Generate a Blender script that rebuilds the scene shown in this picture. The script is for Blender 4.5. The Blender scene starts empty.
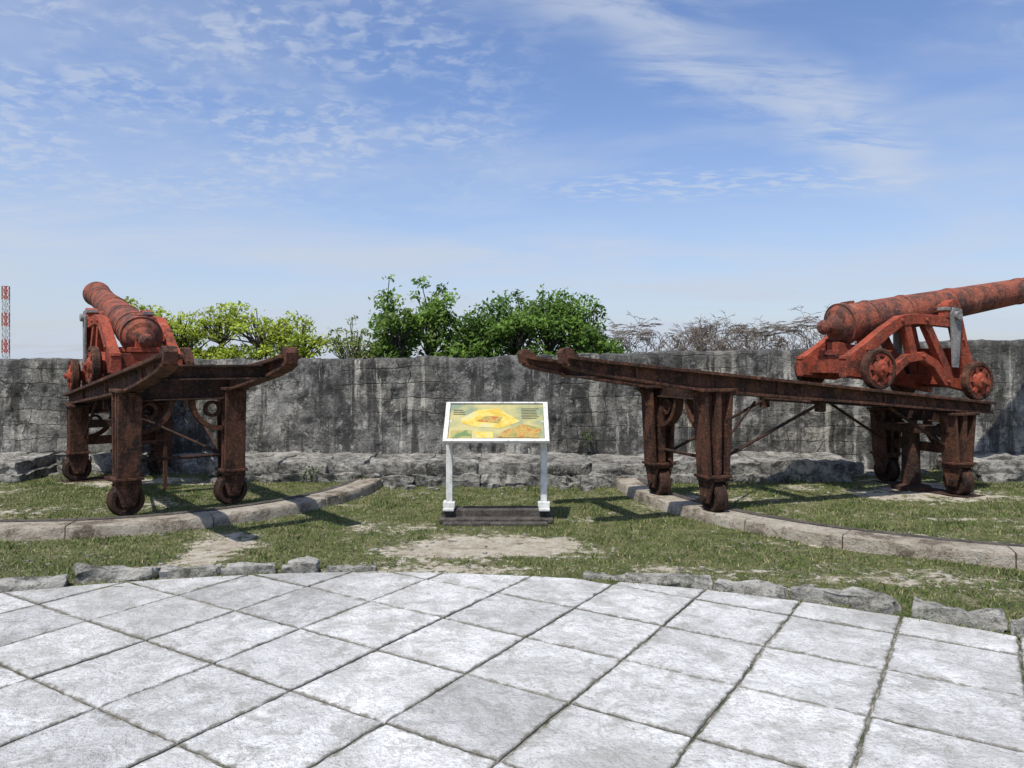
import bpy, bmesh, math, random
import numpy as np
from mathutils import Vector, Matrix, noise
random.seed(7); rng=np.random.default_rng(7)
sc=bpy.context.scene
sc.view_settings.view_transform='Standard'; sc.view_settings.look='None'; sc.view_settings.exposure=0
R=math.radians
# ------------------------------------------------------------------ materials
class M:
    def __init__(s,name,rough=.9):
        s.m=bpy.data.materials.new(name); s.m.use_nodes=True; s.nt=s.m.node_tree; s.N=s.nt.nodes; s.L=s.nt.links
        s.b=s.N['Principled BSDF']; s.b.inputs['Roughness'].default_value=rough
        s.b.inputs['Specular IOR Level'].default_value=.25
        s.tc=s.N.new('ShaderNodeTexCoord')
    def lk(s,a,b): s.L.new(a,b)
    def mapping(s,scale=(1,1,1),rot=(0,0,0),loc=(0,0,0)):
        n=s.N.new('ShaderNodeMapping'); n.inputs['Scale'].default_value=scale; n.inputs['Rotation'].default_value=rot; n.inputs['Location'].default_value=loc
        s.lk(s.tc.outputs['Object'],n.inputs['Vector']); return n.outputs[0]
    def noise(s,scale,detail=6,rough=.6,vec=None,dist=0):
        n=s.N.new('ShaderNodeTexNoise'); n.inputs['Scale'].default_value=scale; n.inputs['Detail'].default_value=min(detail,5)
        n.inputs['Roughness'].default_value=rough; n.inputs['Distortion'].default_value=dist
        s.lk(vec if vec else s.tc.outputs['Object'],n.inputs['Vector']); return n.outputs[0]
    def ramp(s,fac,stops,interp='LINEAR'):
        n=s.N.new('ShaderNodeValToRGB'); n.color_ramp.interpolation=interp; e=n.color_ramp.elements
        while len(e)<len(stops): e.new(.5)
        for i,(p,c) in enumerate(stops):
            e[i].position=p; e[i].color=(c,c,c,1) if isinstance(c,(int,float)) else (*c,1)
        s.lk(fac,n.inputs[0]); return n.outputs[0]
    def mix(s,fac,a,b,mode='MIX'):
        n=s.N.new('ShaderNodeMix'); n.data_type='RGBA'; n.blend_type=mode
        for v,i in ((fac,0),(a,6),(b,7)):
            if isinstance(v,(int,float)): n.inputs[i].default_value=v if i==0 else (v,v,v,1)
            elif isinstance(v,tuple): n.inputs[i].default_value=(*v,1)
            else: s.lk(v,n.inputs[i])
        return n.outputs[2]
    def math(s,op,a,b=0.0,c=0.0):
        n=s.N.new('ShaderNodeMath'); n.operation=op
        for i,v in enumerate((a,b,c)):
            if isinstance(v,(int,float)): n.inputs[i].default_value=v
            else: s.lk(v,n.inputs[i])
        return n.outputs[0]
    def attr(s,name):
        n=s.N.new('ShaderNodeAttribute'); n.attribute_name=name; return n
    def color(s,c):
        if isinstance(c,tuple): s.b.inputs['Base Color'].default_value=(*c,1)
        else: s.lk(c,s.b.inputs['Base Color'])
    def bump(s,h,strength=.5,dist=.02,prev=None):
        n=s.N.new('ShaderNodeBump'); n.inputs['Strength'].default_value=strength; n.inputs['Distance'].default_value=dist
        s.lk(h,n.inputs['Height'])
        if prev: s.lk(prev,n.inputs['Normal'])
        s.lk(n.outputs[0],s.b.inputs['Normal']); return n.outputs[0]

def rusty(name,dark,mid,light,sc_=6,dk=.8):
    m=M(name,.85)
    n=m.noise(sc_,6,.72); c=m.ramp(n,[(.38,dark),(.47,mid),(.58,mid),(.68,light)])
    n2=m.noise(2.2,5,.7,m.mapping((3,3,.7))); c=m.mix(m.ramp(n2,[(.47,0),(.58,dk)]),c,dark)
    n3=m.noise(38,4,.75); c=m.mix(m.ramp(n3,[(.52,0),(.66,.6)]),c,light)
    n4=m.noise(24,5,.75,m.mapping(loc=(5,2,1))); c=m.mix(m.ramp(n4,[(.53,0),(.64,.7)]),c,dark)
    m.color(c); m.bump(m.math('ADD',n3,m.math('MULTIPLY',n4,1.5)),.7,.014); return m.m
iron=rusty('rusted_iron',(.022,.013,.010),(.092,.040,.024),(.22,.095,.05))
irond=rusty('dark_rusted_iron',(.016,.011,.009),(.048,.025,.017),(.14,.065,.038))
redp=rusty('faded_red_paint',(.10,.032,.02),(.34,.066,.034),(.42,.135,.08),3.5,.5)
barrelm=rusty('weathered_red_barrel',(.06,.036,.03),(.27,.076,.043),(.36,.15,.095),4,.8)
greym=rusty('galvanised_steel',(.12,.115,.11),(.27,.26,.245),(.38,.37,.35),6,.5)
woodd=rusty('old_timber',(.035,.03,.026),(.09,.078,.065),(.18,.16,.14),8,.6)

def m_wall():
    m=M('weathered_limestone_wall',.95)
    warp=m.noise(1.4,3,.6)
    comb=m.N.new('ShaderNodeSeparateXYZ'); m.lk(m.tc.outputs['Object'],comb.inputs[0])
    cx=m.math('ADD',comb.outputs[0],m.math('MULTIPLY',warp,.5))
    cz=m.math('ADD',comb.outputs[2],m.math('MULTIPLY',m.noise(1.3,4),.24))
    cc=m.N.new('ShaderNodeCombineXYZ'); m.lk(cx,cc.inputs[0]); m.lk(cz,cc.inputs[1])
    br=m.N.new('ShaderNodeTexBrick'); m.lk(cc.outputs[0],br.inputs['Vector'])
    br.offset=.37; br.squash=1.5; br.squash_frequency=3
    br.inputs['Scale'].default_value=1; br.inputs['Brick Width'].default_value=.40; br.inputs['Row Height'].default_value=.20
    br.inputs['Mortar Size'].default_value=.010; br.inputs['Mortar Smooth'].default_value=.8; br.inputs['Bias'].default_value=0
    br.inputs['Color1'].default_value=(.62,.62,.62,1); br.inputs['Color2'].default_value=(1.22,1.19,1.12,1); br.inputs['Mortar'].default_value=(.45,.45,.45,1)
    big=m.noise(.9,6,.68); c=m.ramp(big,[(.36,(.10,.098,.092)),(.45,(.205,.20,.182)),(.54,(.28,.272,.248)),(.64,(.45,.435,.395))])
    mid=m.noise(4.5,6,.75); c=m.mix(m.ramp(mid,[(.40,.9),(.51,0)]),c,(.065,.064,.06))
    c=m.mix(m.ramp(m.noise(8,6,.78),[(.54,0),(.61,.8)]),c,(.50,.485,.435))
    c=m.mix(m.ramp(m.noise(26,5,.8),[(.53,0),(.61,.6)]),c,(.055,.053,.05))
    st=m.noise(1.7,5,.7,m.mapping((2.8,1,.35))); c=m.mix(m.ramp(st,[(.50,0),(.57,.8)]),c,(.065,.063,.058))
    st2=m.noise(1.9,5,.65,m.mapping((2.6,1,.2),loc=(7,0,3))); c=m.mix(m.ramp(st2,[(.59,0),(.63,.85)]),c,(.54,.52,.46))
    msk=m.ramp(m.noise(.55,3,.6,m.mapping(loc=(3.3,0,1))),[(.46,0.08),(.54,.95)])
    c=m.mix(msk,c,m.mix(1.0,c,br.outputs['Color'],'MULTIPLY'))
    zz=m.math('ADD',comb.outputs[2],m.math('MULTIPLY',m.noise(3.5,4),.6))
    mr=m.N.new('ShaderNodeMapRange'); m.lk(zz,mr.inputs[0]); mr.inputs[1].default_value=1.72; mr.inputs[2].default_value=2.02; mr.inputs[4].default_value=.6
    c=m.mix(mr.outputs[0],c,(.06,.058,.054))
    m.color(c)
    h=m.math('MULTIPLY',br.outputs['Fac'],m.math('MULTIPLY',msk,-.6))
    h=m.math('ADD',h,m.math('MULTIPLY',m.noise(20,5,.78),1.5)); h=m.math('ADD',h,m.math('MULTIPLY',mid,1.3))
    m.bump(h,1.0,.04); return m.m
wallm=m_wall()
def m_rock(name,a,b_,c_,th=.49):
    m=M(name,.95)
    c=m.ramp(m.noise(3,6,.75),[(.38,a),(.47,b_),(.60,c_)])
    n2=m.noise(13,6,.78); c=m.mix(m.ramp(n2,[(th,0),(th+.09,.8)]),c,a)
    c=m.mix(m.ramp(m.noise(30,4,.8),[(.54,0),(.62,.6)]),c,c_)
    m.color(c); m.bump(m.math('ADD',m.noise(25,6,.8),n2),1.0,.035); return m.m
ledgem=m_rock('ledge_stone',(.065,.062,.054),(.235,.225,.20),(.45,.43,.38),.50)
kerbrock=m_rock('kerb_limestone',(.10,.096,.078),(.31,.30,.26),(.52,.50,.445),.51)
trackm=m_rock('track_stone',(.16,.13,.095),(.38,.325,.25),(.50,.45,.365),.55)

def m_pave():
    m=M('white_limestone_paving',.9)
    at=m.attr('tint'); sep=m.N.new('ShaderNodeSeparateColor'); m.lk(at.outputs['Color'],sep.inputs[0])
    off=m.N.new('ShaderNodeVectorMath'); off.operation='MULTIPLY_ADD'; m.lk(at.outputs['Color'],off.inputs[0]); off.inputs[1].default_value=(9,9,9); m.lk(m.tc.outputs['Object'],off.inputs[2])
    v=off.outputs[0]
    n=m.noise(2.6,6,.65,v,.6); c=m.ramp(n,[(.36,(.47,.465,.445)),(.48,(.60,.595,.575)),(.62,(.70,.695,.675))])
    bl=m.noise(6,6,.78,v,.4); c=m.mix(m.ramp(bl,[(.51,0),(.60,.7)]),c,(.35,.34,.31))
    rn=m.noise(7,5,.72,v,.35); rl=m.ramp(rn,[(.455,0),(.485,1),(.53,1),(.56,.1)])
    c=m.mix(m.math('MULTIPLY',rl,.30),c,(.30,.29,.26))
    sp=m.noise(60,4,.8,v); c=m.mix(m.ramp(sp,[(.55,0),(.63,.6)]),c,(.18,.175,.155))
    big=m.noise(.5,4,.65); c=m.mix(m.ramp(big,[(.47,0),(.60,.45)]),c,(.27,.262,.235))
    mul=m.math('ADD',m.math('MULTIPLY',sep.outputs[0],.36),.74)
    cb=m.N.new('ShaderNodeCombineColor')
    for i in range(3): m.lk(mul,cb.inputs[i])
    c=m.mix(1.0,c,cb.outputs[0],'MULTIPLY')
    ed=m.attr('edge').outputs['Fac']
    e2=m.math('ADD',ed,m.math('MULTIPLY',m.math('SUBTRACT',m.noise(14,6,.75),.5),2.4))
    c=m.mix(m.ramp(e2,[(.55,0),(1.25,.8)]),c,(.135,.125,.095))
    m.color(c)
    m.bump(m.math('ADD',m.math('MULTIPLY',rn,2.0),m.math('ADD',bl,m.math('MULTIPLY',sp,.4))),.85,.026)
    return m.m
pavem=m_pave()
def m_joint():
    m=M('mortar_bed',.95); c=m.ramp(m.noise(7,6,.75),[(.40,(.05,.06,.03)),(.5,(.13,.125,.09)),(.6,(.30,.29,.26))]); m.color(c); m.bump(m.noise(40),.6,.01); return m.m
jointm=m_joint()
def m_ground():
    m=M('grass_and_dirt',.97)
    a=m.attr('dirt').outputs['Fac']
    g=m.ramp(m.noise(5,6,.75),[(.38,(.08,.095,.032)),(.48,(.145,.155,.058)),(.57,(.23,.215,.105)),(.66,(.34,.305,.20))])
    g=m.mix(m.ramp(m.noise(38,5,.78),[(.47,0),(.58,.7)]),g,(.055,.072,.022))
    d=m.ramp(m.noise(6,6,.75),[(.38,(.36,.305,.22)),(.5,(.54,.475,.36)),(.62,(.66,.60,.49))])
    d=m.mix(m.ramp(m.noise(50,4,.8),[(.53,0),(.62,.6)]),d,(.20,.17,.115))
    f=m.math('ADD',a,m.math('MULTIPLY',m.math('SUBTRACT',m.noise(12,6,.78),.5),2.4))
    m.color(m.mix(m.ramp(f,[(.42,0),(.62,1)]),g,d))
    m.bump(m.noise(30,6,.82),1.0,.04); return m.m
groundm=m_ground()
def m_leaf(name,trans=.25):
    m=M(name,.6); at=m.attr('tint').outputs['Color']; m.color(at)
    tr=m.N.new('ShaderNodeBsdfTranslucent'); m.lk(at,tr.inputs[0]); mx=m.N.new('ShaderNodeMixShader'); mx.inputs[0].default_value=trans
    out=m.N['Material Output']; m.lk(m.b.outputs[0],mx.inputs[1]); m.lk(tr.outputs[0],mx.inputs[2]); m.lk(mx.outputs[0],out.inputs[0]); return m.m
leafm=m_leaf('leaves',.45)
grm=M('grass_blades',.7); grm.color(grm.attr('tint').outputs['Color']); grassm=grm.m
barkm=m_rock('bark',(.05,.04,.03),(.12,.10,.075),(.2,.17,.14))
def flat(name,c,rough=.6,var=.15,s=20):
    m=M(name,rough); a=tuple(x*(1-var) for x in c); b=tuple(min(1,x*(1+var)) for x in c)
    m.color(m.ramp(m.noise(s,5,.65),[(.4,a),(.6,b)])); return m.m
wp=M('weathered_white_paint',.5); cwp=wp.ramp(wp.noise(9,5,.7),[(.4,(.50,.50,.46)),(.55,(.66,.66,.63))])
cwp=wp.mix(wp.ramp(wp.noise(22,5,.75,wp.mapping((1,1,.4))),[(.56,0),(.65,.7)]),cwp,(.22,.19,.15)); wp.color(cwp); whitep=wp.m

# ------------------------------------------------------------------ mesh helpers
def obj(name,bm,mat,parent=None,smooth=None,bevel=0):
    me=bpy.data.meshes.new(name); bmesh.ops.recalc_face_normals(bm,faces=bm.faces[:]); bm.to_mesh(me); bm.free()
    o=bpy.data.objects.new(name,me); sc.collection.objects.link(o); me.materials.append(mat)
    if smooth is not None:
        me.shade_smooth(); me.set_sharp_from_angle(angle=smooth)
    if bevel:
        b=o.modifiers.new('bevel','BEVEL'); b.width=bevel; b.segments=2; b.limit_method='ANGLE'
    if parent: o.parent=parent
    return o
def empty(name,loc=(0,0,0),rot=0,parent=None):
    e=bpy.data.objects.new(name,None); sc.collection.objects.link(e); e.location=loc; e.rotation_euler=(0,0,rot); e.empty_display_size=.3
    if parent: e.parent=parent
    return e
def box(bm,x0,x1,y0,y1,z0,z1):
    v=[bm.verts.new(p) for p in ((x0,y0,z0),(x1,y0,z0),(x1,y1,z0),(x0,y1,z0),(x0,y0,z1),(x1,y0,z1),(x1,y1,z1),(x0,y1,z1))]
    for f in ((0,3,2,1),(4,5,6,7),(0,1,5,4),(1,2,6,5),(2,3,7,6),(3,0,4,7)): bm.faces.new([v[i] for i in f])
    return v
def prism(bm,pts,a0,a1,ax='y'):
    if ax=='y': A=[bm.verts.new((x,a0,z)) for x,z in pts]; B=[bm.verts.new((x,a1,z)) for x,z in pts]
    elif ax=='x': A=[bm.verts.new((a0,x,z)) for x,z in pts]; B=[bm.verts.new((a1,x,z)) for x,z in pts]
    bm.faces.new(A[::-1]); bm.faces.new(B); n=len(pts)
    for i in range(n): bm.faces.new((A[i],A[(i+1)%n],B[(i+1)%n],B[i]))
def strip(bm,pts,w,a0,a1,ax='y'):
    P=[Vector(p) for p in pts]; Lf=[];Rt=[]
    for i,p in enumerate(P):
        d=Vector((0,0))
        if i>0: d+=(p-P[i-1]).normalized()
        if i<len(P)-1: d+=(P[i+1]-p).normalized()
        d.normalize(); n=Vector((-d.y,d.x)); ww=(w[i] if isinstance(w,(list,tuple)) else w)/2
        Lf.append(p+n*ww); Rt.append(p-n*ww)
    def V3(p,a): return (p.x,a,p.y) if ax=='y' else (a,p.x,p.y)
    q=[[bm.verts.new(V3(Rt[i],a0)),bm.verts.new(V3(Lf[i],a0)),bm.verts.new(V3(Lf[i],a1)),bm.verts.new(V3(Rt[i],a1))] for i in range(len(P))]
    for a,b in zip(q,q[1:]):
        for k in range(4): bm.faces.new((a[k],a[(k+1)%4],b[(k+1)%4],b[k]))
    bm.faces.new(q[0][::-1]); bm.faces.new(q[-1])
def tube(bm,p0,p1,r0,r1=None,n=10,caps=True):
    r1=r0 if r1 is None else r1; p0=Vector(p0);p1=Vector(p1); d=(p1-p0).normalized()
    u=d.orthogonal().normalized(); v=d.cross(u)
    A=[];B=[]
    for i in range(n):
        a=2*math.pi*i/n; q=u*math.cos(a)+v*math.sin(a); A.append(bm.verts.new(p0+q*r0)); B.append(bm.verts.new(p1+q*r1))
    for i in range(n): bm.faces.new((A[i],A[(i+1)%n],B[(i+1)%n],B[i]))
    if caps: bm.faces.new(A[::-1]); bm.faces.new(B)
def lathe(bm,prof,n=36,mat=Matrix()):
    rings=[]
    for x,r in prof:
        if r<1e-5: rings.append([bm.verts.new(mat@Vector((x,0,0)))])
        else: rings.append([bm.verts.new(mat@Vector((x,r*math.cos(2*math.pi*i/n),r*math.sin(2*math.pi*i/n)))) for i in range(n)])
    for a,b in zip(rings,rings[1:]):
        for i in range(n):
            j=(i+1)%n
            if len(a)==1 and len(b)==1: continue
            if len(a)==1: bm.faces.new((a[0],b[i],b[j]))
            elif len(b)==1: bm.faces.new((a[i],a[j],b[0]))
            else: bm.faces.new((a[i],a[j],b[j],b[i]))
def rock(bm,c,size,seed,rot=0,amp=.12,sub=5,rnd=.22):
    t=bmesh.new(); bmesh.ops.create_cube(t,size=1); bmesh.ops.subdivide_edges(t,edges=t.edges[:],cuts=sub,use_grid_fill=True)
    ca,sa=math.cos(rot),math.sin(rot); mp={}
    for v in t.verts:
        p=v.co.copy(); s=p.normalized()*.62
        p=p.lerp(s,rnd)
        q=Vector((p.x*size[0],p.y*size[1],p.z*size[2])); ms=min(size)
        nn=noise.noise_vector(q*3.2+Vector((seed*3.1,seed*1.7,0)))*amp*ms*1.6+noise.noise_vector(q*9+Vector((seed,0,0)))*amp*ms*1.2+noise.noise_vector(q*24+Vector((0,seed,0)))*amp*ms*.6
        q+=nn; q=Vector((q.x*ca-q.y*sa,q.x*sa+q.y*ca,q.z))+Vector(c); mp[v]=bm.verts.new(q)
    for f in t.faces: bm.faces.new([mp[v] for v in f.verts])
    t.free()
def npmesh(name,V,F,mat,tint=None,smooth=False,parent=None):
    me=bpy.data.meshes.new(name); k=F.shape[1]
    me.vertices.add(len(V)); me.vertices.foreach_set('co',V.astype(np.float32).ravel())
    me.loops.add(F.size); me.loops.foreach_set('vertex_index',F.astype(np.int32).ravel())
    me.polygons.add(len(F)); me.polygons.foreach_set('loop_start',np.arange(0,F.size,k,dtype=np.int32))
    me.polygons.foreach_set('loop_total',np.full(len(F),k,dtype=np.int32)); me.update(calc_edges=True)
    if tint is not None:
        a=me.color_attributes.new('tint','FLOAT_COLOR','POINT'); a.data.foreach_set('color',np.c_[tint,np.ones(len(tint))].astype(np.float32).ravel())
    me.materials.append(mat); o=bpy.data.objects.new(name,me); sc.collection.objects.link(o)
    if parent: o.parent=parent
    return o

# ------------------------------------------------------------------ camera, light, sky
cam=bpy.data.cameras.new('camera'); co=bpy.data.objects.new('camera',cam); sc.collection.objects.link(co)
co.location=(0,0,1.6); co.rotation_euler=(R(90),0,0); cam.sensor_width=36; cam.lens=36*750/1024; cam.shift_y=-(384-361)/1024
cam.clip_end=5000; sc.camera=co
elev=R(64); hx,hy=-.5,-.866
sd=Vector((hx*math.cos(elev),hy*math.cos(elev),math.sin(elev)))
sl=bpy.data.lights.new('sun','SUN'); sl.energy=4.9; sl.angle=R(.5); sl.color=(1,.96,.89)
so=bpy.data.objects.new('sun',sl); sc.collection.objects.link(so); so.rotation_euler=(-sd).to_track_quat('-Z','Y').to_euler()
w=bpy.data.worlds.new('World'); sc.world=w; w.use_nodes=True
class W(M):
    def __init__(s):
        s.nt=w.node_tree; s.N=s.nt.nodes; s.L=s.nt.links; s.tc=s.N.new('ShaderNodeTexCoord')
W_=W(); bg=W_.N['Background']; bg.inputs[1].default_value=.115
sky=W_.N.new('ShaderNodeTexSky'); sky.sky_type='NISHITA'; sky.sun_disc=False; sky.sun_elevation=elev; sky.sun_rotation=math.atan2(hx,hy)
sky.air_density=1.1; sky.dust_density=1.0; sky.ozone_density=2.5
sp=W_.N.new('ShaderNodeSeparateXYZ'); W_.lk(W_.tc.outputs['Generated'],sp.inputs[0])
zc=W_.math('ADD',W_.math('MAXIMUM',sp.outputs[2],0.0),.12)
U=W_.math('DIVIDE',sp.outputs[0],zc); Vv=W_.math('DIVIDE',sp.outputs[1],zc)
cp=W_.N.new('ShaderNodeCombineXYZ'); W_.lk(U,cp.inputs[0]); W_.lk(Vv,cp.inputs[1]); P=cp.outputs[0]
def wmap(scale,rot=0,loc=(0,0,0)):
    n=W_.N.new('ShaderNodeMapping'); n.inputs['Scale'].default_value=scale; n.inputs['Rotation'].default_value=(0,0,rot); n.inputs['Location'].default_value=loc
    W_.lk(P,n.inputs[0]); return n.outputs[0]
def mr(v,a,b,c=0,d=1):
    n=W_.N.new('ShaderNodeMapRange'); n.interpolation_type='SMOOTHSTEP'; W_.lk(v,n.inputs[0])
    for i,x in zip((1,2,3,4),(a,b,c,d)): n.inputs[i].default_value=x
    return n.outputs[0]
mul=lambda a,b:W_.math('MULTIPLY',a,b); add=lambda a,b:W_.math('ADD',a,b)
wn=W_.noise(1.6,3,.6,P); wsh=mul(add(wn,-.5),.5)
def band(p0,p1,hw):
    ex,ey=p1[0]-p0[0],p1[1]-p0[1]; L=math.hypot(ex,ey); ex/=L;ey/=L
    du=add(U,-p0[0]); dv=add(Vv,-p0[1])
    s=add(mul(du,ex),mul(dv,ey)); d=W_.math('ABSOLUTE',add(add(mul(du,-ey),mul(dv,ex)),wsh))
    return mul(mr(d,0,hw,1,0),mul(mr(s,-.35,.1),mr(s,L-.1,L+.4,1,0)))
fine=W_.noise(3.0,5,.62,wmap((.7,2.2,1),-.75),.6)
cirr=mul(band((.15,1.60),(1.25,2.5),.26),mr(fine,.34,.60))
cirr2=mul(band((.5,1.45),(1.5,1.75),.25),mr(fine,.38,.66))
alto=W_.noise(14,3,.6,wmap((1,1.1,1),.3),.4); altom=mr(W_.noise(2.0,3,.6,wmap((1,1,1),0,(1.1,.4,0))),.36,.58)
reg=mul(mr(U,.2,-.25),mr(Vv,3.4,2.2)); al=mul(mul(mr(alto,.42,.66),altom),reg)
al2=mul(band((.25,2.82),(1.15,2.70),.22),mr(W_.noise(13,3,.6,wmap((.8,1.6,1),.6)),.45,.62))
wide=mul(mr(W_.noise(.9,5,.58,wmap((.7,1.1,1),.25,(2,5,0)),.4),.40,.68),.40)
haze=mul(mr(sp.outputs[2],.34,0.0),.50)
lowc=mul(mul(mr(W_.noise(1.3,5,.6,wmap((.35,.8,1),.1)),.46,.64),mr(sp.outputs[2],.26,.05)),.5)
f=add(add(mul(cirr,.62),mul(cirr2,.45)),add(mul(al,.44),mul(al2,.5))); f=W_.math('MINIMUM',add(add(f,wide),add(haze,lowc)),.88)
tint=W_.mix(1.0,sky.outputs[0],(1.14,1.18,1.40),'MULTIPLY')
W_.lk(W_.mix(f,tint,(5.05,5.65,6.7)),bg.inputs[0])

# ------------------------------------------------------------------ ground
PC=Vector((-1.0,-.8)); PR=6.45
RINGS=[((-4.6,9.6),2.94,.40),((5.3,9.5),3.98,.42)]
WY=10.6
def dirtv(x,y):
    d=.14+.55*noise.noise(Vector((x*.9,y*1.6,3)))+.35*noise.noise(Vector((x*3,y*5,7)))
    def sp(cx,cy,rx,ry,a): return a*math.exp(-((x-cx)/rx)**2-((y-cy)/ry)**2)
    d+=sp(-.3,6.45,.75,.42,1.25)+sp(-2.55,6.35,.25,.5,.8)+sp(-2.35,5.9,.4,.2,.5)+sp(.2,7.6,.9,.3,.25)+sp(2.4,5.5,1.2,.25,.2)+sp(-.5,5.75,1.8,.14,.45)+sp(1.6,5.3,.8,.15,.3)
    d+=sp(4.9,8.9,1.1,.5,.7)+sp(-4.9,9.6,1.0,.4,.4)-sp(.8,6.9,.6,.5,.4)
    return d
def gh(x,y):
    z=.012*noise.noise(Vector((x*1.3,y*1.3,0)))+.008*noise.noise(Vector((x*6,y*6,0)))
    for (c,r,wd) in RINGS:
        if math.hypot(x-c[0],y-c[1])<r-wd*.5: z+=.055
    if math.hypot(x-PC.x,y-PC.y)<PR-.15: z-=.03
    return z
xs=np.concatenate([np.linspace(-30,-9,30,endpoint=False),np.arange(-9,9,.06),np.linspace(9,30,30)])
ys=np.concatenate([np.linspace(-25,3.6,40,endpoint=False),np.arange(3.6,10.9,.06)])
V=np.zeros((len(xs)*len(ys),3)); D=np.zeros(len(V)); k=0
for y in ys:
    for x in xs:
        V[k]=(x,y,gh(x,y)); D[k]=dirtv(x,y); k+=1
nx=len(xs); ii=np.arange(len(ys)-1)[:,None]*nx+np.arange(nx-1)[None,:]; ii=ii.ravel()
g=npmesh('ground',V,np.stack([ii,ii+1,ii+nx+1,ii+nx],1),groundm)
a=g.data.attributes.new('dirt','FLOAT','POINT'); a.data.foreach_set('value',D.astype(np.float32))
g.data.shade_smooth()
bm=bmesh.new(); N=48; rr=[0,30,80,200,600,3000]
T=[[bm.verts.new((r*math.cos(2*math.pi*i/N),r*math.sin(2*math.pi*i/N),-4.2-(.0 if r<100 else 3))) for i in range(N)] for r in rr[1:]]
c0=bm.verts.new((0,0,-4.2))
for i in range(N): bm.faces.new((c0,T[0][i],T[0][(i+1)%N]))
for A,B in zip(T,T[1:]):
    for i in range(N): bm.faces.new((A[i],B[i],B[(i+1)%N],A[(i+1)%N]))
tm=M('lowland_scrub',.95); tm.color(tm.ramp(tm.noise(.3,6,.7),[(.35,(.035,.06,.02)),(.6,(.08,.1,.04)),(.75,(.2,.18,.12))]))
obj('terrain',bm,tm.m)

# grass blades
n=240000
gx=rng.uniform(-8.6,8.6,n); gy=rng.uniform(4.1,10.5,n); keep=np.zeros(n,bool); gz=np.zeros(n); hh=np.zeros(n); mt=np.zeros(n)
for i in range(n):
    x,y=gx[i],gy[i]
    if abs(x)>y*.70+.3 or math.hypot(x-PC.x,y-PC.y)<PR-.03: continue
    bad=False
    for (c,r,wd) in RINGS:
        d=math.hypot(x-c[0],y-c[1])
        if r-wd-.01<d<r+.005: bad=True
    if bad: continue
    d=dirtv(x,y)+.5*noise.noise(Vector((x*10,y*10,1)))
    if d>.36+random.uniform(-.15,.12): continue
    keep[i]=True; gz[i]=gh(x,y); t=.5+.6*noise.noise(Vector((x*1.8,y*1.8,9))); mt[i]=t+.35*noise.noise(Vector((x*8,y*8,4))); hh[i]=(.008+.028*max(t,.1))*random.uniform(.6,1.5)
gx,gy,gz,hh,mt=gx[keep],gy[keep],gz[keep],hh[keep],mt[keep]; n=len(gx)
an=rng.uniform(0,2*np.pi,n); wd=rng.uniform(.003,.006,n); le=rng.uniform(.3,1.3,n)*hh; la=rng.uniform(0,2*np.pi,n)
b0=np.c_[gx-wd*np.cos(an),gy-wd*np.sin(an),gz-.003]; b1=np.c_[gx+wd*np.cos(an),gy+wd*np.sin(an),gz-.003]; tp=np.c_[gx+le*np.cos(la),gy+le*np.sin(la),gz+hh]
V=np.stack([b0,b1,tp],1).reshape(-1,3)
ca=np.array([.058,.092,.018]);cb=np.array([.15,.195,.045]);cd=np.array([.31,.28,.14])
t=np.clip(mt[:,None]+rng.uniform(-.3,.3,(n,1)),0,1); col=cb*(1-t)+ca*t
dry=rng.uniform(0,1,(n,1))<(.42-.34*t); col=np.where(dry,cd*rng.uniform(.6,1.1,(n,1)),col)
npmesh('grass',V,np.arange(3*n).reshape(-1,3),grassm,np.repeat(col,3,0))

# ------------------------------------------------------------------ paving
A_=Vector((.533,.846)); B_=Vector((.846,-.533)); ts=.60
circ=[PC+Vector((math.cos(2*math.pi*i/120),math.sin(2*math.pi*i/120)))*PR for i in range(120)]
def clip(poly):
    for i in range(120):
        p,q=circ[i],circ[(i+1)%120]; e=q-p
        ins=lambda v:e.x*(v.y-p.y)-e.y*(v.x-p.x)
        out=[]
        for j in range(len(poly)):
            a,b=poly[j],poly[(j+1)%len(poly)]; ia,ib=ins(a),ins(b)
            if ia>=0: out.append(a)
            if (ia>=0)!=(ib>=0): out.append(a.lerp(b,ia/(ia-ib)))
        poly=out
        if len(poly)<3: return []
    return poly
bm=bmesh.new(); cl=bm.verts.layers.float_color.new('tint'); el=bm.verts.layers.float.new('edge')
def gp(i,j):
    jx=.014*noise.noise(Vector((i*1.7,j*2.3,5))); jy=.014*noise.noise(Vector((i*2.1,j*1.3,9)))
    return A_*(4.295+i*ts+jx)+B_*(-.434+j*ts+jy)
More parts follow.
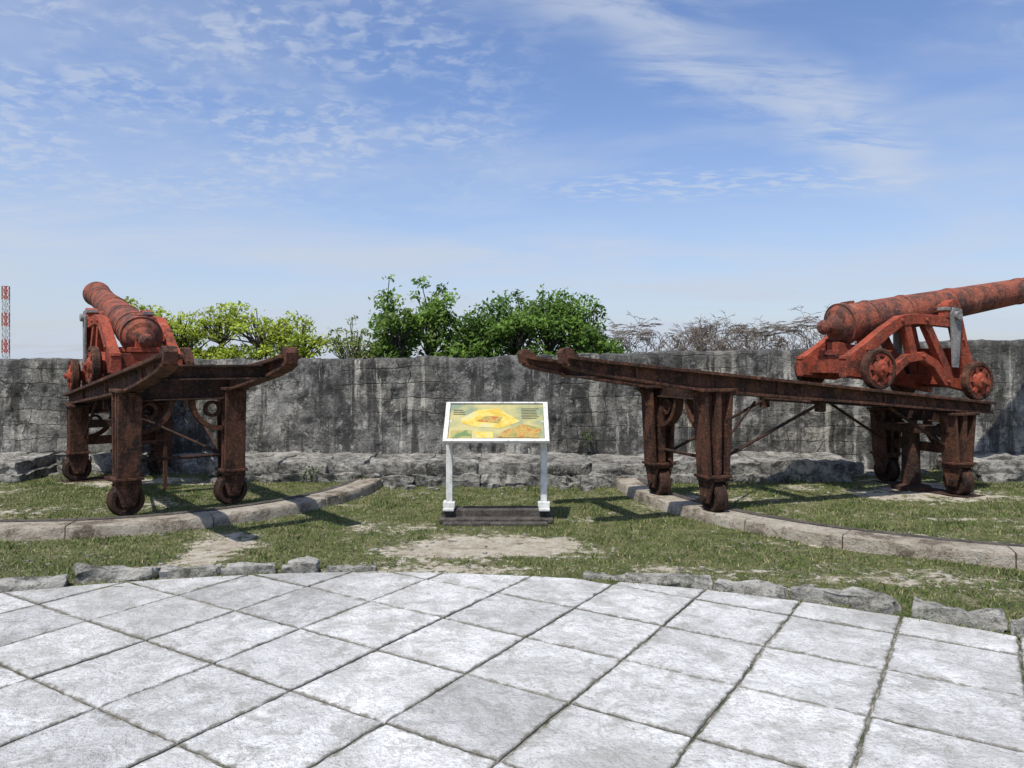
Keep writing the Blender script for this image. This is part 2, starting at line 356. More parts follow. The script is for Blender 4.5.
for i in range(-22,12):
    for j in range(-16,18):
        q=[gp(i,j),gp(i+1,j),gp(i+1,j+1),gp(i,j+1)]
        c=sum(q,Vector((0,0)))/4
        if (c-PC).length>PR+.5: continue
        q=[p+(c-p).normalized()*random.uniform(.006,.012) for p in q]
        if (q[1]-q[0]).cross(q[2]-q[1])<0: q=q[::-1]
        q=clip(q)
        if not q: continue
        ar=abs(sum(q[k].cross(q[(k+1)%len(q)]) for k in range(len(q))))/2
        if ar<.02: continue
        pts=[]
        for k in range(len(q)):
            a,b=q[k],q[(k+1)%len(q)]; L=(b-a).length; m=max(1,int(L/.03))
            for s in range(m):
                p=a.lerp(b,s/m); nv=noise.noise_vector(Vector((p.x*14,p.y*14,i+j*.3)))*.006+noise.noise_vector(Vector((p.x*45,p.y*45,j)))*.005
                pts.append(p+Vector((nv.x,nv.y)))
        tint=(random.betavariate(3,2),random.random(),random.random(),1)
        zt=.012+random.uniform(-.003,.003); cc=sum(pts,Vector((0,0)))/len(pts)
        def ring(sh,z,e):
            r=[]
            for p in pts:
                d=cc-p; pp=p+d.normalized()*min(sh,d.length*.9); v=bm.verts.new((pp.x,pp.y,z)); v[cl]=tint; v[el]=e; r.append(v)
            return r
        r0=ring(0,zt-.03,1.2); r1=ring(.0,zt-.006,1.1); r2=ring(.007,zt,.75); r3=ring(.035,zt,.25); r4=ring(.14,zt,0)
        for a,b in ((r0,r1),(r1,r2),(r2,r3),(r3,r4)):
            for k in range(len(a)): bm.faces.new((a[k],a[(k+1)%len(a)],b[(k+1)%len(a)],b[k]))
        bm.faces.new(r4)
pav=empty('paving')
obj('paving_slabs',bm,pavem,pav,smooth=.6)
bm=bmesh.new(); bm.faces.new([bm.verts.new((p.x,p.y,-.001)) for p in circ]); obj('joint_bed',bm,jointm,pav)
bm=bmesh.new(); a=R(150); k=0
while a>R(20):
    r=PR+.10+random.uniform(-.02,.03); L=random.uniform(.25,.65); p=PC+Vector((math.cos(a-L/2/r),math.sin(a-L/2/r)))*r
    mid= -1.3<p.x<.7
    if not (random.random()<(.7 if mid else .03)):
        hgt=random.uniform(.075,.115) if not mid else .055
        rock(bm,(p.x,p.y,hgt*.14),(L,random.uniform(.12,.20)*(.6 if mid else 1),hgt*1.1),k,a-L/2/r+math.pi/2+random.uniform(-.07,.07),.24,7,.12)
    a-=(L+random.uniform(.01,.10))/r; k+=1
obj('stone_kerb',bm,kerbrock,smooth=.5)
bm=bmesh.new()
for k in range(420):
    y=random.uniform(5.5,9.3); x=random.uniform(-.68,.68)*y
    if math.hypot(x-PC.x,y-PC.y)<PR+.1: continue
    if dirtv(x,y)<.25 and random.random()<.8: continue
    s=random.uniform(.008,.03); rock(bm,(x,y,gh(x,y)+s*.1),(s*1.4,s,s*.6),k,random.uniform(0,6),.2,1)
obj('loose_stones',bm,kerbrock,smooth=1.2)

# ------------------------------------------------------------------ curved tracks
def track(c,r,wd,a0,a1,h=.10):
    e=empty('curved_track'); bm=bmesh.new(); a=a0; k=0
    while a<a1:
        da=random.uniform(.9,1.3)/r; b=min(a+da,a1); m=26; jz=random.uniform(-.004,.004); gp_=.006/r; ro=random.uniform(-.006,.006)
        prev=None
        for s in range(m+1):
            t=a+gp_+(b-a-2*gp_)*s/m; cs,sn=math.cos(t),math.sin(t); ring=[]
            for rr,zz in ((r+ro+.01,-.05),(r+ro+.004,h*.5),(r+ro,h-.012),(r+ro-.012,h),(r-wd*.35,h+.002),(r-wd*.66,h),(r-wd*.66,-.05)):
                q=Vector((rr*cs,rr*sn,zz)); nz=noise.noise(q*5)*.005+noise.noise(q*18)*.003+noise.noise(q*40)*.003
                chip=max(0,noise.noise(q*7+Vector((3,3,3)))-.35)*.06 if zz>h*.6 and rr>r-.05 else 0
                ring.append(bm.verts.new((c[0]+(rr+nz-chip)*cs,c[1]+(rr+nz-chip)*sn,zz+jz+nz*.5-chip)))
            if prev:
                for q in range(6): bm.faces.new((prev[q],ring[q],ring[q+1],prev[q+1]))
            else: bm.faces.new(ring)
            prev=ring
        bm.faces.new(prev[::-1]); a=b
    obj('kerb_segments',bm,trackm,e,smooth=.7)
    bm=bmesh.new(); m=120; prev=None
    for s in range(m+1):
        t=a0+(a1-a0)*s/m; cs,sn=math.cos(t),math.sin(t)
        ring=[bm.verts.new((c[0]+rr*cs,c[1]+rr*sn,zz)) for rr,zz in ((r-wd*.67,-.05),(r-wd*.67,h+.006),(r-wd*.90,h+.006),(r-wd*.90,-.05))]
        if prev:
            for q in range(3): bm.faces.new((prev[q],ring[q],ring[q+1],prev[q+1]))
        prev=ring
    obj('iron_rail',bm,woodd,e)
track((-4.6,9.6),2.94,.38,R(180),R(372),.115); track((5.3,9.5),3.98,.38,R(172),R(368),.115)

# ------------------------------------------------------------------ wall
def wtop(x):
    pts=[(-30,1.62),(-7,1.62),(-4,1.60),(-1.7,1.615),(0,1.65),(1.5,1.68),(3.5,1.73),(4.6,1.79),(6.6,1.88),(30,1.9)]
    for (a,za),(b,zb) in zip(pts,pts[1:]):
        if a<=x<=b: z=za+(zb-za)*(x-a)/(b-a)
    st=noise.noise(Vector((math.floor(x/.55+.3*math.sin(x))*1.37,4,0)))*.03
    return z+st+.018*noise.noise(Vector((x*1.1,0,0)))+.022*noise.noise(Vector((x*5,1,0)))+.016*noise.noise(Vector((x*16,2,0)))+.009*noise.noise(Vector((x*40,2,0)))
wx=np.concatenate([np.linspace(-28,-9,80,endpoint=False),np.arange(-9,9,.025),np.linspace(9,28,80)])
prof=[(0,z) for z in np.linspace(-.2,.93,40)]+[(0,.965),(.02,1.0),(.12,1.008),(.25,1.01),(.4,1.01),(.55,1.0),(.8,1.0),(.84,.95),(.84,-2.8)]
V=[]
for x in wx:
    tz=wtop(x)
    for (dy,s) in prof:
        z=s*tz if s>-1 else -4.4
        q=Vector((x,dy,z)); n1=noise.noise(q*1.5)*.045+noise.noise(q*5)*.034+noise.noise(q*14)*.020+ .012*noise.noise(Vector((x*2.1,0,z*5)))
        if dy==0: yy=-n1
        else: yy=dy-(n1 if dy<.1 else 0)
        V.append((x,WY+yy,z+(n1*.6 if s>.96 else 0)))
V=np.array(V); m=len(prof); ii=(np.arange(len(wx)-1)[:,None]*m+np.arange(m-1)[None,:]).ravel()
o=npmesh('stone_wall',V,np.stack([ii,ii+m,ii+m+1,ii+1],1),wallm); o.data.shade_smooth()
# continuous ledge of coursed stone blocks at the wall foot
bm=bmesh.new()
def ledge(x0,x1,df=0):
    k=random.randint(0,999)
    box(bm,x0+.05,x1-.05,WY-.98+df,WY+.02,-.1,.235)
    for (yf,zb,zt,Lr) in ((WY-1.09+df,-.05,.15,(.30,.75)),(WY-1.03+df,.145,.295,(.35,.95))):
        x=x0
        while x<x1:
            L=random.uniform(*Lr); jy=random.uniform(-.03,.035); jz=random.uniform(-.022,.015)
            rock(bm,(x+L/2,(yf+jy+WY)/2,(zb+zt+jz)/2),(L+.004,WY-yf-jy,zt-zb+jz+.01),k,0,.14,9,.05)
            x+=L; k+=1
ledge(-16,-6.4); ledge(-6.3,-4.0,.75); ledge(-3.9,4.3); ledge(6.0,16)
for k in range(60):
    x=random.uniform(-6.9,7.5)
    if -4.2<x<4.2: y=random.uniform(9.25,9.5); s=random.uniform(.03,.10)
    else: y=random.uniform(9.9,10.45); s=random.uniform(.06,.22)
    rock(bm,(x,y,s*.15),(s*1.6,s,s*.7),k+400,random.uniform(0,6),.2,4,.15)
obj('stone_ledge',bm,ledgem,smooth=.5)
def sprig(bx,by,bz,n,r,name='wall_weed',sc_=1):
    V=[];C=[]
    for i in range(n):
        c=np.array([bx,by,bz])+rng.normal(0,r,3)*[1,.4,.9]; u=rng.normal(0,1,3);u/=np.linalg.norm(u); v=np.cross(u,rng.normal(0,1,3)); v/=np.linalg.norm(v); s=rng.uniform(.012,.026)*sc_
        V+=[c-u*s,c-v*s*.6,c+u*s,c+v*s*.6]; C+=[np.array([.08,.12,.03])*rng.uniform(.6,1.3)]*4
    npmesh(name,np.array(V),np.arange(len(V)).reshape(-1,4),leafm,np.array(C))
sprig(1.08,10.5,.55,70,.05); sprig(-2.55,9.5,.18,60,.06); sprig(-1.9,9.4,.08,70,.07); sprig(2.9,9.4,.06,60,.07); sprig(3.6,9.45,.08,60,.07)

# ------------------------------------------------------------------ gun platform + cannon
def railz(x): return 1.49-.095*x
def platform(loc,rot,L,extra=False):
    e=empty('gun_platform',(*loc,0),rot); xf=L+.5
    for sname,y in (('rail_beam_1',-.5),('rail_beam_2',.5)):
        bm=bmesh.new()
        xsn=[-1.62,-1.5,-1.2,-.6,-.25,0,1,2,L-.3,xf]; dep=[.10,.125,.15,.185,.20,.20,.19,.17,.16,.14]; up=[.012,.005,.0,0,0,0,0,0,0,0]
        top=[(x,railz(x)+u) for x,u in zip(xsn,up)]; bot=[(x,railz(x)-d+u) for x,d,u in zip(xsn,dep,up)]
        for i in range(len(xsn)-1):
            prism(bm,[(bot[i][0],bot[i][1]+.01),(bot[i+1][0],bot[i+1][1]+.01),(top[i+1][0],top[i+1][1]-.01),(top[i][0],top[i][1]-.01)],y-.035,y+.035)
        strip(bm,[(x,z-.016) for x,z in top],.032,y-.105,y+.105)
        strip(bm,[(x,z+.012) for x,z in bot],.028,y-.07,y+.07)
        z0=railz(-1.62)
        prism(bm,[(-1.66,z0-.07),(-1.57,z0-.07),(-1.50,z0+.008),(-1.555,z0+.055),(-1.60,z0+.08),(-1.65,z0+.07),(-1.68,z0+.03)],y-.055,y+.055)
        for xx in (-.9,.75,2.2): box(bm,xx-.012,xx+.012,y-.065,y+.065,railz(xx)-.15,railz(xx)-.03)
        for xx in np.arange(-1.3,L+.4,.23):
            for s in (-1,1): tube(bm,(xx,y+s*.034,railz(xx)-.06),(xx,y+s*.046,railz(xx)-.06),.012,n=6)
        obj(sname,bm,iron,e,bevel=.004)
    bm=bmesh.new()
    for xx,d in ((-1.15,.10),(-.0,.22),(1.1,.12),(2.2,.12),(L,.22)):
        zt=railz(xx)-.05; box(bm,xx-.02,xx+.02,-.463,.463,zt-d,zt); box(bm,xx-.07,xx+.07,-.46,.46,zt-d-.018,zt-d-.001)
        box(bm,xx-.07,xx+.07,-.46,.46,zt+.001,zt+.018)
    obj('cross_beams',bm,irond,e,bevel=.004)
    for li,(x,y) in enumerate(((0,-.5),(0,.5),(L,-.5),(L,.5))):
        bm=bmesh.new(); g0=.095 if x==0 else 0.06; zt=railz(x)-.19; zb=g0+.38
        tw,bw=.150,.105
        prism(bm,[(x-bw,zb),(x+bw,zb),(x+tw,zt),(x-tw,zt)],y-.03,y+.03)
        for s in (-1,1):
            prism(bm,[(x+s*bw-.018,zb),(x+s*bw+.018,zb),(x+s*tw+.018,zt),(x+s*tw-.018,zt)],y-.105,y+.105)
        box(bm,x-.03,x+.03,y-.10,y+.10,zb,zt)
        box(bm,x-.21,x+.21,y-.12,y+.12,zt-.002,zt+.028)
        for s in (-1,1):
            g=[(x+s*(tw-.01),zt-.20)]+[(x+s*(tw+.02+.17*(1-math.cos(t))),zt-.20+.198*math.sin(t)) for t in np.linspace(0,math.pi/2,6)]+[(x+s*(tw-.01),zt-.002)]
            prism(bm,g,y-.02,y+.02)
        box(bm,x-.14,x+.14,y-.13,y+.13,zb-.028,zb); box(bm,x-.12,x+.12,y-.11,y+.11,zb-.062,zb-.029)
        for q in (-1,1):
            for s in (-1,1): tube(bm,(x+q*.10,y+s*.09,zb-.001),(x+q*.10,y+s*.09,zb+.03),.02,n=6)
        for s in (-1,1):
            prism(bm,[(y-.12,zb-.066),(y+.12,zb-.066),(y+.055,g0+.10),(y-.055,g0+.10)],x+s*.085-.014,x+s*.085+.014,'x')
        obj('leg_%d'%(li+1),bm,iron,e,bevel=.005)
        bm=bmesh.new(); r=.155; mt=Matrix.Translation((x,y,g0+r))
        lathe(bm,[(-.055,.0),(-.055,.05),(-.035,.055),(-.03,.105),(-.055,.11),(-.055,r-.01),(-.045,r),(.035,r),(.045,r+.015),(.055,r+.015),(.055,.11),(.03,.105),(.035,.055),(.055,.05),(.055,0)],28,mt)
        tube(bm,(x-.12,y,g0+r),(x+.12,y,g0+r),.03)
        obj('roller_%d'%(li+1),bm,irond,e,smooth=.6)
    bm=bmesh.new()
    for x in (0,L):
        zt=railz(x)-.29
        for s in (-1,1):
            arc=[(s*(.10+.30*(1-math.cos(t))),zt-.30*math.sin(t)) for t in np.linspace(0,math.pi/2,9)]
            strip(bm,arc,.045,x-.05,x+.05,'x')
            n=20; cy,cz,ro,ri=s*.305,zt-.095,.085,.055
            for i in range(n):
                a,b=2*math.pi*i/n,2*math.pi*(i+1)/n
                prism(bm,[(cy+ro*math.cos(a),cz+ro*math.sin(a)),(cy+ro*math.cos(b),cz+ro*math.sin(b)),(cy+ri*math.cos(b),cz+ri*math.sin(b)),(cy+ri*math.cos(a),cz+ri*math.sin(a))],x-.03,x+.03,'x')
    box(bm,L-.06,L+.06,-.40,.40,.52,.62)
    obj('arched_transoms',bm,iron,e)
    bm=bmesh.new()
    for y in (-.44,.44):
        tube(bm,(.12,y,.60),(1.45,y,railz(1.45)-.19),.017); tube(bm,(L-.13,y,.62),(L-1.0,y,railz(L-1)-.17),.017)
    tube(bm,(.05,-.42,.62),(1.25,.42,1.12),.014); tube(bm,(0.02,.40,.62),(.02,-.40,.62),.018)
    tube(bm,(1.40,-.44,railz(1.4)-.20),(1.40,.44,railz(1.4)-.20),.022)
    for y in (-.44,.44): box(bm,1.36,1.46,y-.03,y+.03,railz(1.4)-.30,railz(1.4)-.15)
    obj('brace_rods',bm,irond,e,smooth=.8)
    bm=bmesh.new(); tube(bm,(L-.15,0,0.02),(L-.15,0,.75),.11,.095,16); lathe(bm,[(0,0),(0,.22),(.05,.22),(.07,.12),(.09,0)],20,Matrix.Translation((L-.15,0,.05))@Matrix.Rotation(-math.pi/2,4,'Y'))
    box(bm,L-.25,L-.05,-.42,.42,.75,.84)
    obj('pivot_column',bm,irond,e,smooth=.5)
    bm=bmesh.new(); m=18
    for i in range(m):
        a,b=-.55+1.1*i/m,-.55+1.1*(i+1)/m
        P4=[(L+.60-.62*math.cos(a),1.28*math.sin(a)),(L+.60-.62*math.cos(b),1.28*math.sin(b))]
        v=[bm.verts.new((P4[0][0]-.16,P4[0][1],.062)),bm.verts.new((P4[1][0]-.16,P4[1][1],.062)),bm.verts.new((P4[1][0]+.16,P4[1][1],.062)),bm.verts.new((P4[0][0]+.16,P4[0][1],.062))]
        bm.faces.new(v)
    r=bmesh.ops.extrude_face_region(bm,geom=bm.faces[:])
    for v in [q for q in r['geom'] if isinstance(q,bmesh.types.BMVert)]: v.co.z=-.02
    bmesh.ops.remove_doubles(bm,verts=bm.verts[:],dist=.001)
    obj('front_track_plate',bm,irond,e)
    if extra:
        bm=bmesh.new()
        for x,y in ((1.5,.15),(1.5,-.2),(1.95,.15)): box(bm,x-.02,x+.02,y-.02,y+.02,.05,.62)
        box(bm,1.478,1.522,-.22,.17,.621,.66)
        obj('prop_frame',bm,iron,e)
    return e
def cannon(loc,rot,xt,el,bs=1.0,rs=1.0,lift=0):
    e=empty('cannon',(*loc,0),rot); dx=xt-3.43
    H=lambda x,h:(x+dx,railz(x+dx)+h)
    for nm,y in (('cheek_1',-.33),('cheek_2',.33)):
        bm=bmesh.new(); y0,y1=y-.055,y+.055
        strip(bm,[H(1.82,.26),H(2.1,.44),H(2.38,.66),H(2.62,.82),H(2.85,.87),H(3.52,.90)],[.13,.15,.13,.12,.12,.13],y0,y1)
        strip(bm,[H(3.50,.95),H(3.60,.62),H(3.74,.22)],[.15,.15,.2],y0+.003,y1-.003)
        strip(bm,[H(1.80,.17),H(2.3,.17),H(2.52,.24),H(2.72,.40),H(2.95,.45),H(3.15,.38),H(3.33,.20),H(3.88,.15)],[.13,.13,.11,.10,.10,.10,.13,.14],y0+.006,y1-.006)
        strip(bm,[H(2.70,.82),H(2.82,.44)],.10,y0+.009,y1-.009)
        strip(bm,[H(3.02,.84),H(3.42,.22)],.10,y0+.012,y1-.012)
        strip(bm,[H(2.1,.42),H(2.14,.2)],.16,y0+.009,y1-.009)
        prism(bm,[H(1.80,.12),H(1.80,.34),H(1.92,.37),H(2.02,.30),H(2.02,.12)],y0-.004,y1+.004)
        prism(bm,[H(3.30,.93)]+[(xt+.11*math.cos(t),H(3.43,.97)[1]+lift+.11*math.sin(t)) for t in np.linspace(math.pi,0,9)]+[H(3.56,.93)],y0-.006,y1+.006)
        for x_,h_ in ((2.1,.44),(2.62,.82),(2.95,.45),(3.58,.7),(2.3,.17),(3.35,.19),(3.0,.87)):
            X,Z=H(x_,h_); tube(bm,(X,y0-.02,Z),(X,y1+.02,Z),.022,n=8)
        obj(nm,bm,redp,e,bevel=.006)
    bm=bmesh.new()
    for x,h0,h1 in ((1.98,.16,.36),(2.75,.36,.46),(3.68,.14,.62)):
        x+=dx; box(bm,x-.06,x+.06,-.275,.275,railz(x)+h0,railz(x)+h1)
    prism(bm,[H(1.9,.36),H(2.75,.46),H(2.75,.50),H(1.9,.42)],-.16,.16)
    prism(bm,[H(1.98,.42),H(2.4,.47),H(2.4,.50),H(1.98,.52)],-.09,.09)
    for x in (2.13,3.65): x+=dx; box(bm,x-.06,x+.06,-.43,.43,railz(x)+.17,railz(x)+.29)
    obj('carriage_transoms',bm,redp,e,bevel=.006)
    for i,(x,y) in enumerate(((2.13,-.5),(3.65,-.5),(2.13,.5),(3.65,.5))):
        x+=dx; s=1 if y>0 else -1; r=.225; c=(x,y,railz(x)+r+.003)
        mt=Matrix.Translation(c)@Matrix.Rotation(s*math.pi/2,4,'Z')
        bm=bmesh.new(); lathe(bm,[(-.06,0),(-.06,.17),(-.04,.175),(-.04,r-.012),(-.03,r),(.04,r),(.05,r-.012),(.05,.182),(.045,.18),(.03,.175),(.025,.09),(.03,.05)],40,mt); obj('truck_rim_%d'%(i+1),bm,iron,e,smooth=.5)
        bm=bmesh.new(); lathe(bm,[(.031,.178),(.04,.172),(.04,.145),(.027,.14)],40,mt); lathe(bm,[(.026,.11),(.055,.095),(.075,.07),(.08,.035),(.11,.03),(.115,0)],40,mt)
        for k in range(6):
            mm=mt@Matrix.Rotation(k*2*math.pi/6+.4,4,'X')
            t=bmesh.new(); box(t,.026,.050,-.026,.026,.08,.16)
            t.transform(mm); mp={v:bm.verts.new(v.co) for v in t.verts}
            for f in t.faces: bm.faces.new([mp[v] for v in f.verts])
            t.free()
        obj('truck_wheel_%d'%(i+1),bm,redp,e,smooth=.5)
    bm=bmesh.new()
    for s in (-1,1):
        y=s*.405
        prism(bm,[H(3.38,.36),H(3.47,.36),H(3.52,.98),H(3.47,1.06),H(3.38,1.06),H(3.35,.98)],y-.014,y+.014)
        tube(bm,(xt,s*.41,railz(xt)+.97),(xt,s*.46,railz(xt)+.97),.05,n=16)
        prism(bm,[H(3.30,1.02),H(3.55,1.02),H(3.55,1.06),H(3.30,1.06)],min(s*.27,s*.40),max(s*.27,s*.40))
    obj('trunnion_strap',bm,greym,e,bevel=.004)
    bm=bmesh.new()
    mt=Matrix.Translation((xt,0,railz(xt)+1.0+lift))@Matrix.Rotation(-el,4,'Y')@Matrix.Translation((-1.34,0,0))
    P=[(-.33,0),(-.325,.035),(-.30,.065),(-.265,.078),(-.23,.068),(-.205,.045),(-.185,.042),(-.165,.07),(-.14,.10),(-.11,.12),(-.09,.165),(-.05,.19),(-.03,.20),(-.03,.222),(.03,.222),(.03,.208),(.06,.205),(.10,.202),
       (.36,.198),(.36,.205),(.38,.208),(.40,.205),(.40,.196),(.92,.19),(.92,.195),(.95,.199),(.98,.195),(.98,.187),(1.60,.174),(1.60,.179),(1.63,.183),(1.66,.179),(1.66,.171),
       (2.55,.149),(2.55,.155),(2.575,.158),(2.60,.155),(2.60,.148),(2.78,.147),(2.90,.158),(3.0,.174),(3.04,.178),(3.07,.17),(3.09,.155),(3.09,.085),(2.7,.083),(2.7,0)]
    P=[(x if x<1.34 else 1.34+(x-1.34)*bs,r*rs) for x,r in P]
    lathe(bm,P,48,mt)
    obj('barrel',bm,barrelm,e,smooth=.5)
    bm=bmesh.new(); tube(bm,(xt,-.40,railz(xt)+.97+lift),(xt,.40,railz(xt)+.97+lift),.075,n=24)
    t=bmesh.new(); box(t,.06,.20,-.035,.035,.19*rs,.225*rs); t.transform(mt); mp={v:bm.verts.new(v.co) for v in t.verts}
    for f in t.faces: bm.faces.new([mp[v] for v in f.verts])
    t.free(); obj('trunnions',bm,barrelm,e,smooth=.6)
platform((1.818,7.917),R(21),3.37); cannon((1.818,7.917),R(21),3.46,R(9.2),1.34,1.10,.08)
platform((-3.356,7.608),R(128),3.0,True); cannon((-3.356,7.608),R(128),3.1,R(13.5),1.0,1.08,.02)

# ------------------------------------------------------------------ information sign
s=empty('information_sign',(-.155,7.5,0),0)
hw=.475
bm=bmesh.new()
for q in (-1,1):
    x=q*hw
    box(bm,x-.032,x+.032,.02,.075,.14,1.0)
    box(bm,x-.055,x+.055,-.10,.20,.115,.14)
    box(bm,x-.06,x+.06,-.02,.12,.141,.19)
    prism(bm,[(-.16,.80),(.24,1.155),(.26,1.13),(.08,.94),(-.13,.775)],x-.025,x+.025,'x')
obj('posts',bm,whitep,s,bevel=.005)
def tilt(bm):
    Mx=Matrix.Translation((0,-.20,.80))@Matrix.Rotation(math.atan2(.355,.45),4,'X'); bm.transform(Mx)
PH=.575
bm=bmesh.new(); box(bm,-.52,.52,0,.035,.0,.03); box(bm,-.52,.52,PH-.018,PH,.0,.03); box(bm,-.52,-.475,.0351,PH-.0181,0,.03); box(bm,.475,.52,.0351,PH-.0181,0,.03); box(bm,-.47,.47,.036,PH-.019,-.004,.006)
tilt(bm); obj('panel_frame',bm,whitep,s,bevel=.003)
def pm(name,stops,sc_=6,loc=(0,0,0)):
    m=M(name,.3); m.color(m.ramp(m.noise(sc_,4,.6,m.mapping(loc=loc)),stops)); return m.m
bm=bmesh.new(); box(bm,-.472,.472,.038,PH-.021,.0065,.010); tilt(bm)
obj('panel_print',bm,pm('print_background',[(.38,(.20,.24,.16)),(.5,(.36,.34,.16)),(.62,(.46,.40,.18))],3.5),s)
k=0
def patch(pts,m,z=.0125):
    global k; bm=bmesh.new()
    A=[bm.verts.new((x,y,z-.0015)) for x,y in pts];B=[bm.verts.new((x,y,z)) for x,y in pts]; bm.faces.new(A[::-1]);bm.faces.new(B)
    for i in range(len(pts)): bm.faces.new((A[i],A[(i+1)%len(pts)],B[(i+1)%len(pts)],B[i]))
    tilt(bm); k+=1; obj('print_patch_%d'%k,bm,m,s)
rc=lambda a,b,c,d:[(a,c),(b,c),(b,d),(a,d)]
yel=pm('print_yellow',[(.4,(.50,.35,.06)),(.5,(.58,.45,.10)),(.6,(.50,.46,.22))],8); red=pm('print_rust',[(.42,(.36,.15,.05)),(.5,(.46,.30,.08)),(.58,(.25,.23,.08))],14); grn=pm('print_green',[(.4,(.14,.20,.08)),(.5,(.33,.32,.12)),(.6,(.42,.28,.10))],11)
txt=pm('print_text',[(.4,(.10,.10,.07)),(.6,(.18,.17,.11))])
patch([(-.36,.34),(-.20,.47),(.02,.49),(.10,.42),(.24,.30),(.05,.20),(-.22,.22),(-.34,.27)],yel)
patch([(-.20,.30),(-.10,.38),(.06,.36),(.02,.27)],red,.0150)
patch(rc(-.45,-.24,.06,.17),grn); patch([(.0,.07),(.42,.06),(.44,.20),(.26,.26),(.08,.16)],red,.0152)
patch(rc(-.20,-.03,.06,.15),yel)
for r_ in range(7): patch(rc(.25,.25+random.uniform(.13,.18),.34+r_*.024,.346+r_*.024),txt,.0150)
for r_ in range(3): patch(rc(-.44,-.44+random.uniform(.08,.14),.40+r_*.03,.41+r_*.03),txt,.0150)
bm=bmesh.new()
for a0,a1,y0,y1,z0,z1 in ((-.56,.56,-.14,-.01,.0,.05),(-.55,.55,.0,.20,.01,.113),(-.52,.50,-.24,-.15,-.02,.03)): box(bm,a0,a1,y0,y1,z0,z1)
obj('timber_base',bm,woodd,s,bevel=.01)

# ------------------------------------------------------------------ trees
def limb(bm,p0,p1,r0,r1,seg=5,wob=.08):
    p0=Vector(p0);p1=Vector(p1); L=(p1-p0).length; prev=p0; sd=random.random()*99
    for i in range(1,seg+1):
        t=i/seg; q=p0.lerp(p1,t)+noise.noise_vector(Vector((sd,t*3,0)))*wob*L*(0 if i==seg else 1)
        tube(bm,prev,q,r0+(r1-r0)*(i-1)/seg,r0+(r1-r0)*t,6,False); prev=q
def tree(name,base,crowns,ncl,nleaf,lsize,cols,clr=.32,flat_=.7,droop=0,trunk=.16):
    e=empty(name,(0,0,0)); bm=bmesh.new(); b=Vector(base); cz0=min(c[2]-c[5] for c in crowns)
    fork=Vector((b.x,b.y,b.z+(cz0-b.z)*.75)); limb(bm,b,fork,trunk,trunk*.75,5,.03)
    V=[];C=[]; wts=np.array([c[3]*c[5] for c in crowns]); wts=wts/wts.sum()
    for ci,c in enumerate(crowns):
        sub=Vector((c[0],c[1],c[2]-c[5]*.6)); limb(bm,fork,sub,trunk*.6,trunk*.3,5,.08)
        for _ in range(int(ncl*wts[ci])):
            u=rng.normal(0,1,3); u/=np.linalg.norm(u); rad=rng.uniform(.3,1.0)**.6*rng.choice([.9,1,1,1.1,1.25])
            if u[2]<-.3: u[2]*=-.6
            p=np.array([c[0]+u[0]*c[3]*rad,c[1]+u[1]*c[4]*rad,c[2]+u[2]*c[5]*rad])
            rc=clr*rng.uniform(.4,1.2); limb(bm,sub,p,trunk*.16,.010,4,.12)
            shade=rng.uniform(.65,1.3); k=int(nleaf*rng.uniform(.4,1.3)*(rc/clr)**2)
            mixc=rng.uniform(0,1)
            o=rng.normal(0,1,(k,3)); o/=np.linalg.norm(o,axis=1)[:,None]; o*=(rng.uniform(0,1,(k,1))**.5)*rc*[1.15,1.15,flat_]; o[:,2]-=droop*np.abs(o[:,0])
            o*=rng.choice([1,1,1,1.5],(k,1))
            ctr=p+o; nr=rng.normal(0,1,(k,3))*.8+[-.2,-.6,.9]; nr/=np.linalg.norm(nr,axis=1)[:,None]
            t1=np.cross(nr,rng.normal(0,1,(k,3))); t1/=np.linalg.norm(t1,axis=1)[:,None]; t2=np.cross(nr,t1)
            sz=lsize*rng.uniform(.6,1.3,(k,1))
            V.append(np.stack([ctr-t1*sz,ctr-t2*sz*.45,ctr+t1*sz,ctr+t2*sz*.45],1).reshape(-1,3))
            base_c=np.array(cols[0])*(1-mixc)+np.array(cols[1])*mixc
            cl_=base_c*shade*rng.uniform(.7,1.3,(k,1)); C.append(np.repeat(cl_,4,0))
    V=np.concatenate(V);C=np.concatenate(C)
    npmesh('foliage',V,np.arange(len(V)).reshape(-1,4),leafm,C,parent=e)
    obj('trunk_and_limbs',bm,barkm,e,smooth=1.0)
G=-4.2
bc=[(.11,.20,.03),(.20,.31,.055)]; bc2=[(.09,.175,.026),(.165,.27,.045)]
tree('broadleaf_tree',(-2.2,18,G),[(-2.75,18,2.2,.65,.8,1.2),(-1.95,18.2,2.35,.55,.8,1.2),(-3.0,18,1.4,.6,.8,.9),(-2.2,17.8,1.1,1.1,.9,.8),(-1.2,18,1.65,.6,.7,.85)],215,80,.066,bc,.23,.9)
tree('broadleaf_tree',(.8,18.5,G),[(-.65,18.5,1.9,.65,.9,1.15),(.1,18.6,2.2,.6,.9,1.0),(.95,18.6,2.35,.6,.9,1.1),(1.7,18.4,2.0,.65,.9,1.05),(2.2,18.4,1.5,.6,.9,.8),(.6,18.2,1.2,1.9,1,.9)],330,85,.066,bc2,.25,.9)
yc=[(.27,.35,.03),(.40,.46,.06)]
tree('feathery_tree',(-6.2,16.5,G),[(-8.0,16.5,2.35,.6,.7,.6),(-7.2,16.5,2.15,.7,.7,.6),(-6.4,16.6,2.3,.6,.7,.6),(-5.5,16.4,2.2,.8,.7,.52),(-4.7,16.5,1.95,.7,.7,.62),(-7.2,16.2,1.6,1.3,.7,.5),(-5.4,16.2,1.6,1.6,.7,.55)],400,48,.05,yc,.21,.5,.25,.12)
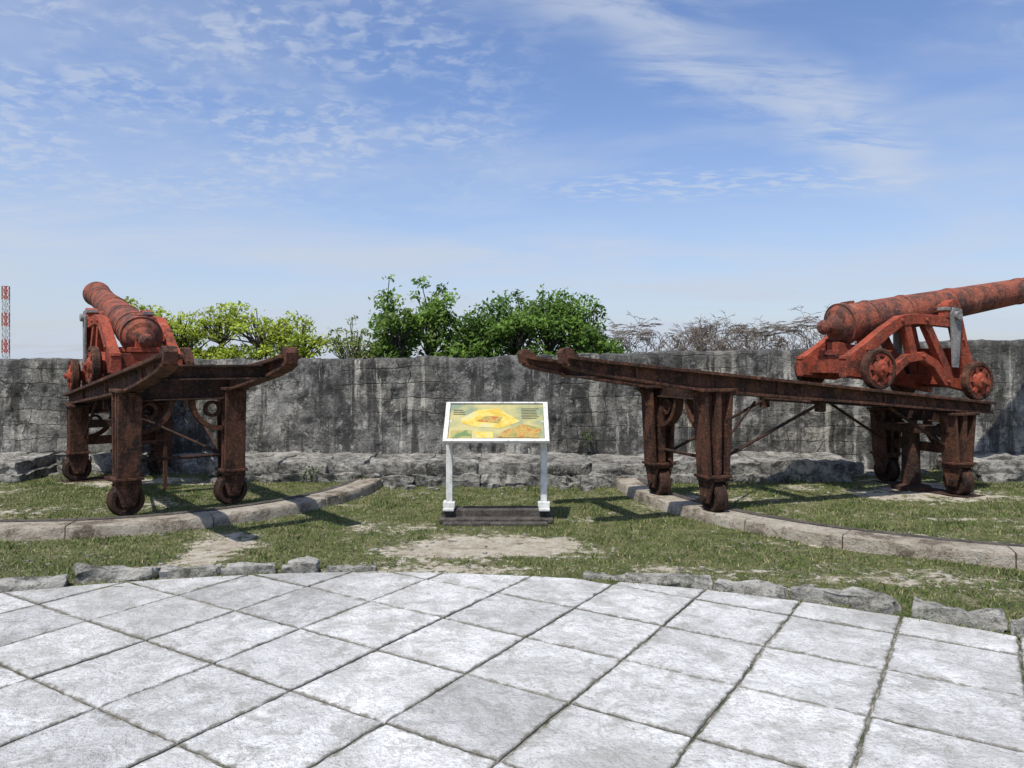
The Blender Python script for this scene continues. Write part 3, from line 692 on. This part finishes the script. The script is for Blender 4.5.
tree('feathery_tree',(-3.9,17.5,G),[(-3.8,17.5,1.8,.75,.6,.75),(-3.3,17.6,1.5,.55,.6,.7)],80,34,.045,[(.16,.21,.04),(.22,.26,.07)],.22,.55,.2,.08)
def bare(stems):
    bm=bmesh.new()
    def grow(p,d,L,r,dep):
        q=p+d*L; mid=p+d*L*.5+Vector((random.uniform(-1,1),random.uniform(-1,1),random.uniform(-1,1)))*L*.12
        tube(bm,p,mid,r,r*.85,3,False); tube(bm,mid,q,r*.85,r*.7,3,False)
        if dep==0: return
        zt=2.28+.42*noise.noise(Vector((p.x*.9,2,0)))+.25*noise.noise(Vector((p.x*2.7,5,0)))
        for _ in range(random.choice((2,3,3))):
            nd=(d+Vector((random.uniform(-1,1),random.uniform(-.8,.8),random.uniform(-.45,.6)))*.85).normalized()
            if q.z>zt: nd.z=nd.z*.4-.08; nd.normalize()
            if q.z<1.0 and nd.z<.2: nd.z=.3; nd.normalize()
            grow(q,nd,L*random.uniform(.6,.86),max(r*.64,.0065),dep-1)
    for x,y,z,h in stems:
        grow(Vector((x,y,z)),Vector((random.uniform(-.3,.3),random.uniform(-.2,.2),1)).normalized(),h,.055,7)
    return bm
bm=bare([(3.1+i*.62+random.uniform(-.15,.15),19.5+random.uniform(-.8,.8),-.5+random.uniform(-.1,.25),.92) for i in range(8)])
for i in range(8): tube(bm,(3.1+i*.62,19.5,G),(3.1+i*.62,19.5,-.35),.08,.06,5)
bk=flat('grey_twigs',(.17,.14,.115),.9,.3,3); obj('bare_thicket',bm,bk)
# radio mast
bm=bmesh.new(); bmw=bmesh.new(); bx,by=-135.0,200; zb,zt=-7,21.5; hwid=.6; ns=16
for i in range(ns):
    b_=bm if (i//2)%2==1 else bmw; z0=zb+(zt-zb)*i/ns; z1=zb+(zt-zb)*(i+1)/ns
    cs=[(-1,-1),(1,-1),(1,1),(-1,1)]
    for j in range(4):
        x0,y0=cs[j]; x1,y1=cs[(j+1)%4]
        tube(b_,(bx+x0*hwid,by+y0*hwid,z0),(bx+x0*hwid,by+y0*hwid,z1),.14,n=4); tube(b_,(bx+x0*hwid,by+y0*hwid,z0),(bx+x1*hwid,by+y1*hwid,z1),.08,n=4); tube(b_,(bx+x0*hwid,by+y0*hwid,z1),(bx+x1*hwid,by+y1*hwid,z1),.08,n=4)
me=empty('radio_mast'); obj('red_sections',bm,flat('mast_red',(.45,.12,.09),.6),me); obj('white_sections',bmw,flat('mast_white',(.6,.6,.6),.6),me)
